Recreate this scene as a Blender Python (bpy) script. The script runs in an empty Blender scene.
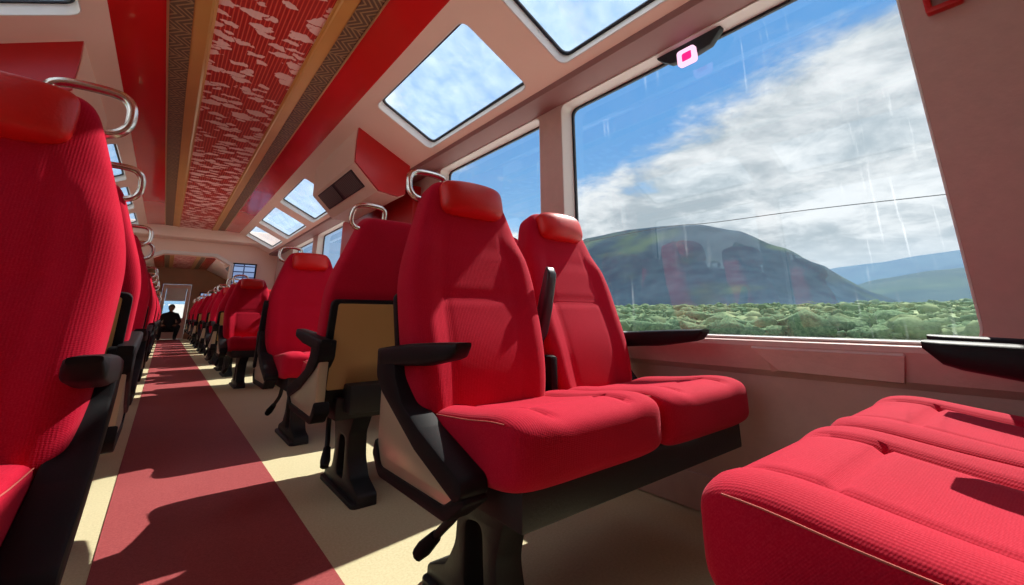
import bpy, bmesh, math, random
from mathutils import Vector, Matrix, noise as mnoise
random.seed(7)
sc = bpy.context.scene
COL = sc.collection
S = 0.9                      # drawing units -> metres
CX = 0.245                   # middle of the aisle

# ------------------------------------------------------------------ materials
def srgb(r, g, b):
    f = lambda c: (c/255/12.92) if c/255 <= .04045 else ((c/255+.055)/1.055)**2.4
    return (f(r), f(g), f(b), 1)

class NT:
    def __init__(s, tree): s.t = tree; s.n = tree.nodes; s.l = tree.links
    def new(s, typ, **kw):
        n = s.n.new(typ)
        for k, v in kw.items(): setattr(n, k, v)
        return n
    def link(s, a, b): s.l.new(a, b)
    def setin(s, n, i, v):
        if hasattr(v, 'default_value') and hasattr(v, 'is_linked'): s.link(v, n.inputs[i])
        else: n.inputs[i].default_value = v
    def math(s, op, a, b=0.0, c=None, clamp=False):
        n = s.new('ShaderNodeMath', operation=op, use_clamp=clamp)
        s.setin(n, 0, a); s.setin(n, 1, b)
        if c is not None: s.setin(n, 2, c)
        return n.outputs[0]
    def mix(s, f, a, b):
        n = s.new('ShaderNodeMix', data_type='RGBA')
        s.setin(n, 0, f); s.setin(n, 6, a); s.setin(n, 7, b)
        return n.outputs[2]
    def ramp(s, f, a, b):
        n = s.new('ShaderNodeMapRange', interpolation_type='SMOOTHSTEP')
        s.setin(n, 0, f); n.inputs[1].default_value = a; n.inputs[2].default_value = b
        return n.outputs[0]
    def noise(s, vec, scale, detail=3, rough=.5, dist=0.0):
        n = s.new('ShaderNodeTexNoise')
        if vec is not None: s.link(vec, n.inputs['Vector'])
        n.inputs['Scale'].default_value = scale; n.inputs['Detail'].default_value = detail
        n.inputs['Roughness'].default_value = rough; n.inputs['Distortion'].default_value = dist
        return n.outputs['Fac']
    def coord(s, which='Object', scale=None):
        tc = s.new('ShaderNodeTexCoord'); o = tc.outputs[which]
        if scale:
            m = s.new('ShaderNodeMapping'); s.link(o, m.inputs[0]); m.inputs['Scale'].default_value = scale; o = m.outputs[0]
        return o
    def xyz(s, vec):
        n = s.new('ShaderNodeSeparateXYZ'); s.link(vec, n.inputs[0]); return n.outputs

def newmat(name):
    m = bpy.data.materials.new(name); m.use_nodes = True
    m.node_tree.nodes.clear()
    t = NT(m.node_tree)
    out = t.new('ShaderNodeOutputMaterial')
    return m, t, out

def pbr(name, col, rough=.5, metal=0, spec=.5, var=0.0, vscale=8, bump=0, bscale=60, sheen=0, sheen_tint=None, coat=0):
    m, t, out = newmat(name)
    b = t.new('ShaderNodeBsdfPrincipled')
    t.link(b.outputs[0], out.inputs[0])
    b.inputs['Base Color'].default_value = col
    b.inputs['Roughness'].default_value = rough
    b.inputs['Metallic'].default_value = metal
    b.inputs['Specular IOR Level'].default_value = spec
    b.inputs['Sheen Weight'].default_value = sheen
    if sheen_tint: b.inputs['Sheen Tint'].default_value = sheen_tint
    b.inputs['Coat Weight'].default_value = coat
    vec = t.coord('Object')
    if var:
        n = t.noise(vec, vscale, 4)
        d = tuple(c*(1-var) for c in col[:3])+(1,); l = tuple(min(1, c*(1+var)) for c in col[:3])+(1,)
        t.link(t.mix(n, d, l), b.inputs['Base Color'])
    if bump:
        n = t.noise(vec, bscale, 2)
        bp = t.new('ShaderNodeBump'); bp.inputs['Strength'].default_value = bump; bp.inputs['Distance'].default_value = .004
        t.link(n, bp.inputs['Height']); t.link(bp.outputs[0], b.inputs['Normal'])
    return m

def fabric():
    m, t, out = newmat('red_fabric')
    b = t.new('ShaderNodeBsdfPrincipled'); t.link(b.outputs[0], out.inputs[0])
    vec = t.coord('Object')
    n1 = t.noise(vec, 9, 3); n2 = t.noise(vec, 420, 2)
    base = t.mix(n1, (.41, .0022, .020, 1), (.53, .0045, .034, 1))
    base = t.mix(t.math('MULTIPLY', t.ramp(n2, .35, .75), .22), base, (.72, .05, .09, 1))
    # knitted ribs
    x = t.xyz(vec)
    def rib(c, k):
        return t.math('SINE', t.math('MULTIPLY', c, k))
    r = t.math('ADD', rib(x[0], 1250), t.math('MULTIPLY', rib(t.math('ADD', x[1], x[2]), 1700), .7))
    r = t.math('ADD', r, t.math('MULTIPLY', n2, 2.0))
    bp = t.new('ShaderNodeBump'); bp.inputs['Strength'].default_value = .16; bp.inputs['Distance'].default_value = .0010
    t.link(r, bp.inputs['Height']); t.link(bp.outputs[0], b.inputs['Normal'])
    t.link(base, b.inputs['Base Color'])
    b.inputs['Roughness'].default_value = .85
    b.inputs['Specular IOR Level'].default_value = .1
    b.inputs['Sheen Weight'].default_value = .13
    b.inputs['Sheen Roughness'].default_value = .4
    b.inputs['Sheen Tint'].default_value = (1, .45, .5, 1)
    return m

def glass_mat(name, dirt, tint=(.97, .985, .99, 1), refl=1.0, streak=True):
    m, t, out = newmat(name)
    tr = t.new('ShaderNodeBsdfTransparent'); tr.inputs[0].default_value = tint
    gl = t.new('ShaderNodeBsdfGlossy'); gl.inputs['Roughness'].default_value = .0
    gl.inputs[0].default_value = (.95, .97, 1, 1)
    fr = t.new('ShaderNodeFresnel'); fr.inputs[0].default_value = 1.5
    mx = t.new('ShaderNodeMixShader')
    geo = t.new('ShaderNodeNewGeometry')
    t.link(t.math('MULTIPLY', fr.outputs[0], t.math('MULTIPLY', t.math('SUBTRACT', 1.0, geo.outputs['Backfacing']), refl), clamp=True), mx.inputs[0])
    t.link(tr.outputs[0], mx.inputs[1]); t.link(gl.outputs[0], mx.inputs[2])
    # rain streaks and dust on the pane
    tl = t.new('ShaderNodeBsdfTranslucent'); tl.inputs[0].default_value = (.82, .86, .9, 1)
    vec = t.coord('Object', (1, 26, 1.1))
    s1 = t.ramp(t.noise(vec, 2.4, 5, .6), .60, .78)
    patch = t.ramp(t.noise(t.coord('Object'), 2.3, 2), .40, .66)
    dust = t.noise(t.coord('Object'), 7, 5, .65)
    f = t.math('ADD', t.math('MULTIPLY', t.math('MULTIPLY', s1, patch), dirt*1.0 if streak else dirt*.4), t.math('MULTIPLY', dust, dirt*(.10 if streak else .35)))
    mx2 = t.new('ShaderNodeMixShader'); t.link(f, mx2.inputs[0])
    t.link(mx.outputs[0], mx2.inputs[1]); t.link(tl.outputs[0], mx2.inputs[2])
    t.link(mx2.outputs[0], out.inputs[0])
    return m

def emit(name, col, s):
    m, t, out = newmat(name); e = t.new('ShaderNodeEmission'); e.inputs[0].default_value = col; e.inputs[1].default_value = s
    t.link(e.outputs[0], out.inputs[0]); return m

M = {}
M['fabric'] = fabric()
M['leather'] = pbr('red_leatherette', (.62, .012, .010, 1), .42, spec=.45, var=.12, vscale=14, bump=.15, bscale=180)
M['black'] = pbr('black_plastic', (.010, .010, .012, 1), .52, spec=.16, var=.2, bump=.05, bscale=260)
M['blackmat'] = pbr('black_painted_steel', (.014, .014, .016, 1), .55, var=.3, vscale=20, bump=.15, bscale=120)
M['grey'] = pbr('dark_grey_plastic', (.035, .04, .05, 1), .38, var=.1)
M['steel'] = pbr('brushed_side_metal', (.66, .57, .42, 1), .30, metal=.55, var=.12, vscale=5)
M['chrome'] = pbr('satin_handle_metal', (.80, .76, .70, 1), .22, metal=1.0, var=.05)
M['tan'] = pbr('tan_laminate', (.50, .30, .11, 1), .38, var=.10, vscale=3)
M['cream'] = pbr('cream_panel', (.91, .69, .575, 1), .42, var=.05, vscale=3, bump=.05, bscale=90)
M['pillar'] = pbr('textured_wall_panel', (.57, .385, .345, 1), .6, var=.10, vscale=26, bump=.25, bscale=70)
M['white'] = pbr('white_reveal', (.80, .76, .72, 1), .4, var=.04)
M['redgloss'] = pbr('red_gloss_panel', (.60, .014, .012, 1), .16, var=.10, vscale=2, coat=.3)
M['reddark'] = pbr('red_lacquer', (.50, .008, .010, 1), .3, var=.08)
M['gold'] = pbr('gold_strip', (.66, .33, .085, 1), .36, metal=.25, var=.10, vscale=4)
M['brass'] = pbr('thin_brass_line', (.70, .5, .25, 1), .3, metal=.8, var=.05)
M['mauve'] = pbr('mauve_cornice', (.30, .15, .14, 1), .5, var=.06)
M['rubber'] = pbr('black_gasket', (.008, .010, .018, 1), .4, var=.1)
M['screen'] = None
M['glass'] = glass_mat('window_glass', .15, refl=1.5)
M['skyglass'] = glass_mat('roof_glass', .62, refl=1.0, streak=False)
M['pink'] = emit('pink_indicator', (1, .02, .22, 1), 1.1)
M['pinkrim'] = emit('pink_rim', (1, .55, .78, 1), 1.3)
M['cloth'] = pbr('dark_clothes', (.012, .012, .016, 1), .85, var=.3)
M['skin'] = pbr('skin', (.28, .15, .10, 1), .6, var=.1)
M['wood'] = pbr('brown_end_panel', (.40, .22, .12, 1), .5, var=.15, vscale=4)
M['wire'] = pbr('cable_grey', (.05, .06, .07, 1), .6, var=.1)
M['stitch'] = pbr('stitching_thread', (.55, .13, .10, 1), .8, var=.1)

def floor_mat(name, a, b, grain):
    m, t, out = newmat(name)
    p = t.new('ShaderNodeBsdfPrincipled'); t.link(p.outputs[0], out.inputs[0])
    vec = t.coord('Object')
    n1 = t.noise(vec, 3, 4); n2 = t.noise(vec, grain, 3, .7)
    f = t.math('ADD', t.math('MULTIPLY', n1, .4), t.math('MULTIPLY', t.ramp(n2, .3, .7), .6))
    t.link(t.mix(f, a, b), p.inputs['Base Color'])
    p.inputs['Roughness'].default_value = .62; p.inputs['Specular IOR Level'].default_value = .35
    bp = t.new('ShaderNodeBump'); bp.inputs['Strength'].default_value = .15; bp.inputs['Distance'].default_value = .003
    t.link(n2, bp.inputs['Height']); t.link(bp.outputs[0], p.inputs['Normal'])
    return m
M['floor'] = floor_mat('beige_vinyl_floor', (.52, .445, .26, 1), (.67, .60, .38, 1), 120)
M['carpet'] = floor_mat('dark_red_runner', (.24, .035, .04, 1), (.40, .085, .085, 1), 170)

def ceiling_pattern():
    m, t, out = newmat('red_ceiling_with_pale_flecks')
    p = t.new('ShaderNodeBsdfPrincipled'); t.link(p.outputs[0], out.inputs[0])
    vec = t.coord('Object')
    mp = t.new('ShaderNodeMapping'); t.link(vec, mp.inputs[0]); mp.inputs['Scale'].default_value = (6.0, 11.0, 1)
    mp.inputs['Rotation'].default_value = (0, 0, .35)
    nz = t.new('ShaderNodeTexNoise'); t.link(vec, nz.inputs['Vector']); nz.inputs['Scale'].default_value = 16; nz.inputs['Detail'].default_value = 3
    sub = t.new('ShaderNodeVectorMath', operation='SUBTRACT'); t.link(nz.outputs['Color'], sub.inputs[0]); sub.inputs[1].default_value = (.5, .5, .5)
    sc1 = t.new('ShaderNodeVectorMath', operation='SCALE'); t.link(sub.outputs[0], sc1.inputs[0]); sc1.inputs['Scale'].default_value = 1.0
    add = t.new('ShaderNodeVectorMath', operation='ADD'); t.link(mp.outputs[0], add.inputs[0]); t.link(sc1.outputs[0], add.inputs[1])
    vo = t.new('ShaderNodeTexVoronoi', voronoi_dimensions='2D'); t.link(add.outputs[0], vo.inputs['Vector']); vo.inputs['Scale'].default_value = 1.0
    vo.inputs['Randomness'].default_value = .85
    rc = t.new('ShaderNodeSeparateColor'); t.link(vo.outputs['Color'], rc.inputs[0])
    thr = t.math('ADD', t.math('MULTIPLY', rc.outputs[0], .30), .17)
    blob = t.ramp(t.math('SUBTRACT', thr, vo.outputs['Distance']), -.015, .02)
    x = t.xyz(vec)
    ln = t.ramp(t.math('SINE', t.math('MULTIPLY', x[0], 2*math.pi/.0215)), .35, .8)
    base = t.mix(ln, (.46, .018, .016, 1), (.72, .10, .06, 1))
    colr = t.mix(t.math('MULTIPLY', blob, .88), base, (.95, .68, .62, 1))
    t.link(colr, p.inputs['Base Color']); p.inputs['Roughness'].default_value = .4
    return m
M['ceilpat'] = ceiling_pattern()

def strip_pattern():
    m, t, out = newmat('brown_ornament_strip')
    p = t.new('ShaderNodeBsdfPrincipled'); t.link(p.outputs[0], out.inputs[0])
    x = t.xyz(t.coord('Object'))
    def tri(c, per): return t.math('ABSOLUTE', t.math('SUBTRACT', t.math('MULTIPLY', t.math('FRACT', t.math('DIVIDE', c, per)), 2.0), 1.0))
    ax = t.math('ABSOLUTE', x[0])
    z1 = t.math('FRACT', t.math('ADD', t.math('MULTIPLY', tri(x[1], .16), 2.0), t.math('DIVIDE', ax, .036)))
    line = t.ramp(t.math('ABSOLUTE', t.math('SUBTRACT', z1, .5)), .22, .14)
    cell = t.ramp(tri(x[1], .32), .95, .99)
    f = t.math('MAXIMUM', line, cell)
    t.link(t.mix(f, (.11, .055, .028, 1), (.34, .21, .10, 1)), p.inputs['Base Color'])
    p.inputs['Roughness'].default_value = .45
    return m
M['ornament'] = strip_pattern()

def screen_mat():
    m, t, out = newmat('lit_screen')
    e = t.new('ShaderNodeEmission'); t.link(e.outputs[0], out.inputs[0])
    x = t.xyz(t.coord('Object'))
    br = t.new('ShaderNodeTexBrick'); t.link(t.coord('Object', (4.2, 1, 1)), br.inputs['Vector'])
    cx = t.new('ShaderNodeCombineXYZ'); t.link(x[0], cx.inputs[0]); t.link(x[2], cx.inputs[1])
    t.link(cx.outputs[0], br.inputs['Vector'])
    br.inputs['Color1'].default_value = (.30, .42, .70, 1); br.inputs['Color2'].default_value = (.22, .30, .52, 1)
    br.inputs['Mortar'].default_value = (.05, .06, .12, 1); br.inputs['Scale'].default_value = 1
    br.offset = 0; br.inputs['Brick Width'].default_value = .2; br.inputs['Row Height'].default_value = .11; br.inputs['Mortar Size'].default_value = .012
    t.link(br.outputs[0], e.inputs[0]); e.inputs[1].default_value = .8
    return m
M['screen'] = screen_mat()

def grille_mat():
    m, t, out = newmat('dark_grille')
    p = t.new('ShaderNodeBsdfPrincipled'); t.link(p.outputs[0], out.inputs[0])
    x = t.xyz(t.coord('Object'))
    f = t.ramp(t.math('SINE', t.math('MULTIPLY', x[1], 2*math.pi/.035)), -.2, .6)
    t.link(t.mix(f, (.03, .03, .035, 1), (.11, .11, .12, 1)), p.inputs['Base Color'])
    p.inputs['Roughness'].default_value = .35
    return m
M['grille'] = grille_mat()

def land_mat(name, cols, scale, big):
    m, t, out = newmat(name)
    p = t.new('ShaderNodeBsdfPrincipled'); t.link(p.outputs[0], out.inputs[0])
    vec = t.coord('Object')
    n = t.noise(vec, scale, 6, .65); n2 = t.noise(vec, big, 4, .55)
    c = t.mix(t.ramp(n, .35, .65), cols[0], cols[1])
    c = t.mix(t.ramp(n2, .45, .68), c, cols[2])
    t.link(c, p.inputs['Base Color']); p.inputs['Roughness'].default_value = 1; p.inputs['Specular IOR Level'].default_value = .05
    return m
M['hill'] = land_mat('backlit_tinted_hill_scrub', [(.014, .046, .080, 1), (.028, .070, .105, 1), (.075, .125, .09, 1)], .03, .0055)  # backlit darkness and bluish haze are put into the scrub colours
M['farhill'] = land_mat('haze_tinted_far_slopes', [(.085, .165, .25, 1), (.10, .19, .27, 1), (.12, .21, .27, 1)], .006, .0012)  # aerial haze painted in as a pale blue base colour
M['midhill'] = land_mat('haze_tinted_wooded_slope', [(.045, .095, .125, 1), (.065, .12, .14, 1), (.085, .145, .13, 1)], .008, .002)  # bluish distance haze mixed into the woodland colours
M['field'] = land_mat('grass_and_scrub', [(.10, .17, .08, 1), (.22, .30, .13, 1), (.30, .36, .17, 1)], .16, .03)
M['shrub'] = land_mat('shrub_leaves', [(.045, .10, .05, 1), (.14, .22, .11, 1), (.25, .30, .15, 1)], 3.2, .09)

# ------------------------------------------------------------------ mesh helpers
def finish(bm, name, smooth=38):
    bmesh.ops.recalc_face_normals(bm, faces=bm.faces)
    if smooth:
        a = math.radians(smooth)
        for f in bm.faces: f.smooth = True
        for e in bm.edges:
            if len(e.link_faces) == 2 and e.calc_face_angle(0) > a: e.smooth = False
    me = bpy.data.meshes.new(name); bm.to_mesh(me); bm.free()
    return me

def add_box(bm, lo, hi, bev=0, seg=2, mat=None):
    g = bmesh.ops.create_cube(bm, size=1)
    vs = g['verts']
    c = [(lo[i]+hi[i])/2 for i in range(3)]; d = [hi[i]-lo[i] for i in range(3)]
    for v in vs: v.co = Vector([c[i]+v.co[i]*d[i] for i in range(3)])
    if bev:
        es = list({e for v in vs for e in v.link_edges})
        r = bmesh.ops.bevel(bm, geom=es, offset=bev, segments=seg, affect='EDGES', profile=.5)
        vs = list({v for f in r['faces'] for v in f.verts} | {v for v in vs if v.is_valid})
    if mat:
        for v in vs: v.co = mat @ v.co
    return vs

def box_mesh(name, lo, hi, bev=0, seg=2):
    bm = bmesh.new(); add_box(bm, lo, hi, bev, seg); return finish(bm, name)

def rounded(pts, rad, seg=6):
    """round the corners of a 2-D polygon"""
    out = []; n = len(pts)
    for i in range(n):
        p = Vector(pts[i]); a = Vector(pts[i-1]); b = Vector(pts[(i+1) % n])
        r = rad[i] if isinstance(rad, (list, tuple)) else rad
        if r <= 0: out.append(tuple(p)); continue
        da = (a-p); db = (b-p); la, lb = da.length, db.length; da.normalize(); db.normalize()
        ang = da.angle(db)
        if ang > math.pi-.02: out.append(tuple(p)); continue
        d = min(r/math.tan(ang/2), la*.48, lb*.48)
        for k in range(seg+1):
            t = k/seg
            q = (p+da*d)*(1-t)**2 + p*2*t*(1-t) + (p+db*d)*t*t
            out.append((q.x, q.y))
    return out

def rrect(x0, y0, x1, y1, r, seg=6): return rounded([(x0, y0), (x1, y0), (x1, y1), (x0, y1)], r, seg)

def plate(name, outline, holes, depth, mat4, bevel=0):
    """filled 2-D outline with holes, extruded from w=0 to w=depth, placed by mat4 (columns u, v, w, origin)"""
    cu = bpy.data.curves.new(name, 'CURVE'); cu.dimensions = '2D'; cu.fill_mode = 'BOTH'
    cu.extrude = depth/2; cu.bevel_depth = bevel; cu.bevel_resolution = 1; cu.offset = -bevel
    for poly in [outline]+list(holes):
        sp = cu.splines.new('POLY'); sp.points.add(len(poly)-1); sp.use_cyclic_u = True
        for i, q in enumerate(poly): sp.points[i].co = (q[0], q[1], 0, 1)
    ob = bpy.data.objects.new(name, cu); COL.objects.link(ob)
    dg = bpy.context.evaluated_depsgraph_get()
    me0 = bpy.data.meshes.new_from_object(ob.evaluated_get(dg))
    bpy.data.objects.remove(ob); bpy.data.curves.remove(cu)
    bm = bmesh.new(); bm.from_mesh(me0); bpy.data.meshes.remove(me0)
    bmesh.ops.remove_doubles(bm, verts=bm.verts, dist=1e-5)
    for v in bm.verts: v.co = mat4 @ (v.co+Vector((0, 0, depth/2)))
    return finish(bm, name, 30)

def frame_mat(u, v, w, o):
    u, v, w, o = map(Vector, (u, v, w, o))
    return Matrix(((u.x, v.x, w.x, o.x), (u.y, v.y, w.y, o.y), (u.z, v.z, w.z, o.z), (0, 0, 0, 1)))

def smooth_path(pts, n=6):
    """Catmull-Rom through points"""
    P = [Vector(p) for p in pts]; out = []
    for i in range(len(P)-1):
        p0 = P[max(i-1, 0)]; p1 = P[i]; p2 = P[i+1]; p3 = P[min(i+2, len(P)-1)]
        for k in range(n):
            t = k/n
            out.append(.5*((2*p1)+(p2-p0)*t+(2*p0-5*p1+4*p2-p3)*t*t+(3*p1-p0-3*p2+p3)*t**3))
    out.append(P[-1]); return out

def add_tube(bm, pts, r, seg=10, caps=True, rz=None):
    P = [Vector(p) for p in pts]; rings = []
    up = None
    for i, p in enumerate(P):
        d = (P[min(i+1, len(P)-1)]-P[max(i-1, 0)]).normalized()
        if up is None:
            up = Vector((0, 0, 1)) if abs(d.z) < .9 else Vector((0, 1, 0))
        a = d.cross(up)
        if a.length < 1e-4: a = d.cross(Vector((1, 0, 0)))
        a.normalize(); b = a.cross(d).normalized(); up = b
        rr = r[i] if isinstance(r, (list, tuple)) else r
        rings.append([bm.verts.new(p+a*rr*math.cos(2*math.pi*k/seg)+b*(rz or rr)*math.sin(2*math.pi*k/seg)) for k in range(seg)])
    for i in range(len(rings)-1):
        for k in range(seg):
            bm.faces.new((rings[i][k], rings[i][(k+1) % seg], rings[i+1][(k+1) % seg], rings[i+1][k]))
    if caps:
        bm.faces.new(rings[0][::-1]); bm.faces.new(rings[-1])

def tube_mesh(name, pts, r, seg=10, rz=None):
    bm = bmesh.new(); add_tube(bm, pts, r, seg, rz=rz); return finish(bm, name, 50)

def pillow(name, W, L, T, place, nu=40, nv=48, pu=5, pv=6, front=None, back=None, corner=6, backflat=1.0):
    """cushion: u across, v along, t thick. place(x, h, t)->Vector. W(hv) half width, front(x, hv) extra thickness"""
    bm = bmesh.new(); grid = {}
    for side in (1, -1):
        for j in range(nv+1):
            v = math.sin(math.pi/2*(2*j/nv-1)); vv = max(-.9996, min(.9996, v))
            ev = (1-abs(v)**pv)**(1/pv) if abs(v) < 1 else 0
            ec = (1-abs(vv)**corner)**(1/corner)
            hv = (v+1)/2
            for i in range(nu+1):
                u = math.sin(math.pi/2*(2*i/nu-1))
                eu = (1-abs(u)**pu)**(1/pu) if abs(u) < 1 else 0
                x = W(hv)*u*ec
                e = eu*ev
                if side > 0: t = T/2*e + (front(u, hv)*min(1, e*1.2) if front else 0)
                else: t = -T/2*e*backflat + (back(u, hv)*e if back else 0)
                grid[side, i, j] = bm.verts.new(place(x, hv*L, t))
    for side in (1, -1):
        for j in range(nv):
            for i in range(nu):
                q = (grid[side, i, j], grid[side, i+1, j], grid[side, i+1, j+1], grid[side, i, j+1])
                bm.faces.new(q if side > 0 else q[::-1])
    bmesh.ops.remove_doubles(bm, verts=bm.verts, dist=2e-5)
    return finish(bm, name, 70)

def groove(d, s, w): return -d*math.exp(-(s/w)**2)

# ------------------------------------------------------------------ object helpers
def link(name, me, mat, parent=None):
    o = bpy.data.objects.new(name, me); COL.objects.link(o)
    if mat is not None:
        if not me.materials: me.materials.append(mat)
    if parent: o.parent = parent
    return o
def empty(name, loc):
    o = bpy.data.objects.new(name, None); o.location = loc; o.empty_display_size = .1; COL.objects.link(o); return o
def tag(o, label, cat, group=None, kind=None):
    o['label'] = label; o['category'] = cat
    if group: o['group'] = group
    if kind: o['kind'] = kind
    return o
def struct(name, me, mat, parent=None, label=None):
    o = link(name, me, mat, parent)
    if not parent: o['kind'] = 'structure'
    if label: o['label'] = label
    return o

# ------------------------------------------------------------------ the double seat (drawn for the row facing the camera, aisle on its left)
OX, OY = 1.155, 1.30          # origin of the seat in these drawing coordinates
def lift(x, y, z): return Vector((x-OX, y-OY, z))

def back_place(cx, y0, z0, th):
    s, c = math.sin(th), math.cos(th)
    def f(x, h, t):          # t > 0 points to the sitter
        return lift(cx+x, y0+h*s-t*c, z0+h*c+t*s)
    return f

def seat_parts():
    """list of (key, parent key, name, mesh, material, state)"""
    P = []
    cols = [(.835, 1.195, .47, math.radians(14)), (1.412, 1.255, .47, math.radians(18.5))]
    BL = .832
    def W(h):
        if h < .50: return .246+.014*math.sin(max(0, h-.1)/.4*math.pi/2)
        k = (h-.50)/.50
        return .260-.090*(k*k*(3-2*k))
    def bfront(u, h):
        z = .018*max(0, min(1, (abs(u)-.52)/.25))**1.5*(1 if h < .66 else max(0, 1-(h-.66)/.1))
        z += .018*math.exp(-((h-.25)/.18)**2)*(1-.4*u*u)
        if h < .80: z += groove(.007, abs(u)-.56, .020)*min(1, max(0, (.80-h)/.06))
        if abs(u) < .60:
            z += groove(.0065, h-.475, .009)+groove(.005, h-.69, .012)
        return z
    def cfront(u, h):          # h = 0 rear .. 1 front
        z = .006*math.exp(-((h-.80)/.18)**2)-.012*math.exp(-((h-.30)/.25)**2)*(1-u*u)
        z += .010*max(0, min(1, (abs(u)-.5)/.25))
        z += groove(.012, abs(u)-.54, .022)*min(1, max(0, (.95-h)/.06))
        if abs(u) < .58: z += groove(.016, h-.70, .013)
        return z
    for k, (cx, y0, z0, th) in enumerate(cols):
        pl = back_place(cx, y0, z0, th)
        b = 'back%d' % k
        P.append((b, None, 'backrest', pillow('backrest', W, BL, .125, pl, 44, 60, 5, 9, bfront, corner=7), 'fabric', ''))
        hp = lambda x, h, t, pl=pl: pl(x, .684+h, .072+t-.05*(h-.0625)**2*10)
        P.append(('head%d' % k, b, 'headrest', pillow('headrest', lambda h: .130, .135, .085, hp, 24, 24, 3.2, 2.6, corner=5,
                  front=lambda u, h: .012*(1-u*u)), 'leather', ''))
        pts = rounded([(-.240, -.03), (.262, -.03), (.248, .44), (-.248, .44)], .03)
        o = pl(0, 0, -.068); u = Vector((1, 0, 0)); v = (pl(0, 1, -.068)-o); w = (pl(0, 0, -.168)-o)*10
        fm = frame_mat(u, v, w, o)
        P.append(('shell%d' % k, b, 'back_shell', plate('back_shell', pts, [], .022, fm, .003), 'black', ''))
        pts = rounded([(-.212, .03), (.232, .03), (.220, .425), (-.220, .425)], .012)
        fm2 = frame_mat(u, v, w, pl(0, 0, -.088))
        P.append(('panel%d' % k, b, 'back_panel', plate('back_panel', pts, [], .008, fm2, .001), 'tan', ''))
        if k == 0:
            path = [(-.050, .81, -.02), (-.050, .862, -.02), (-.068, .883, -.02), (-.12, .889, -.02), (-.176, .884, -.02), (-.200, .862, -.02),
                    (-.206, .825, -.02), (-.200, .795, -.02), (-.180, .776, -.02), (-.14, .768, -.02)]
            P.append(('handle', b, 'grab_handle', tube_mesh('grab_handle', smooth_path([pl(*q) for q in path], 5), .0115, 10), 'chrome', ''))
        # seat cushion
        yf, yr = .760, 1.24
        ccx = (.906, 1.468)[k]
        def cp(x, h, t, cx=ccx, yf=yf, yr=yr):
            hh = h/(yr-yf)
            return lift(cx+x*(1.0 if hh < .5 else 1+.03*(hh-.5)), yr-h, .468+.036*hh-.004+t*(1 if t > 0 else 1+.09*hh))
        c = 'cush%d' % k
        P.append((c, None, 'seat_cushion', pillow('seat_cushion', lambda h: .280, yr-yf, .160, cp, 44, 48, 6, 4.2, cfront, corner=9), 'fabric', ''))
        # piping along the upper side edges and the front
        for sx in (-1, 1):
            bm = bmesh.new(); pts = []
            for i in range(16):
                hh = .10+.78*i/15
                pts.append(cp(sx*.2745, hh*(yr-yf), .066+.006*math.exp(-((hh-.8)/.18)**2)))
            add_tube(bm, pts, .0013, 6)
            P.append(('pipe%d%d' % (k, sx), c, 'piping', finish(bm, 'piping', 60), 'stitch', ''))
    # base box under both cushions
    bm = bmesh.new()
    add_box(bm, lift(.665, .80, .345), lift(1.70, 1.32, .440), .008)
    add_box(bm, lift(.70, 1.26, .38), lift(1.68, 1.40, .50), .008)
    P.append(('base', None, 'seat_base', finish(bm, 'seat_base'), 'blackmat', ''))
    bm = bmesh.new()
    for x, z in ((.70, .40), (.715, .372)):
        g = bmesh.ops.create_cone(bm, cap_ends=True, segments=12, radius1=.012, radius2=.010, depth=.012)
        for v in g['verts']:
            c = v.co.copy(); v.co = lift(x-.088, .93+(x-.70)*2+c.x, z+c.y)+Vector((c.z, 0, 0))
    P.append(('bolts', 'base', 'bolt', finish(bm, 'bolt'), 'chrome', ''))
    # aisle side panel (metal) with its black rim
    out = rounded([(1.365, .655), (1.36, .41), (1.32, .368), (.955, .372), (.895, .405), (.93, .435), (1.10, .478), (1.24, .54), (1.30, .60), (1.325, .655)],
                  [.02, .05, .05, .05, .03, .03, .1, .1, .05, .02])
    fm = frame_mat((0, 1, 0), (0, 0, 1), (1, 0, 0), lift(.568, 0, 0))
    def yz(poly): return [(a-0, b) for a, b in poly]
    P.append(('side', None, 'side_panel', plate('side_panel', yz(out), [], .03, fm, .006), 'steel', ''))
    rim = rounded([(1.385, .70), (1.38, .62), (1.33, .578), (1.10, .468), (.90, .405), (.865, .42), (.872, .455), (1.08, .522), (1.18, .566), (1.24, .63), (1.255, .70)],
                  [.01, .04, .1, .1, .03, .02, .03, .1, .08, .04, .01])
    fm = frame_mat((0, 1, 0), (0, 0, 1), (1, 0, 0), lift(.558, 0, 0))
    P.append(('rim', 'side', 'side_rim', plate('side_rim', rim, [], .060, fm, .008), 'black', ''))
    lip = rounded([(1.365, .45), (1.32, .378), (.955, .384), (.88, .43), (.86, .41), (.945, .352), (1.33, .348), (1.385, .40)], [.01, .04, .04, .01, .01, .04, .05, .02])
    fm = frame_mat((0, 1, 0), (0, 0, 1), (1, 0, 0), lift(.562, 0, 0))
    P.append(('lip', 'side', 'side_lip', plate('side_lip', lip, [], .054, fm, .006), 'black', ''))
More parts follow.
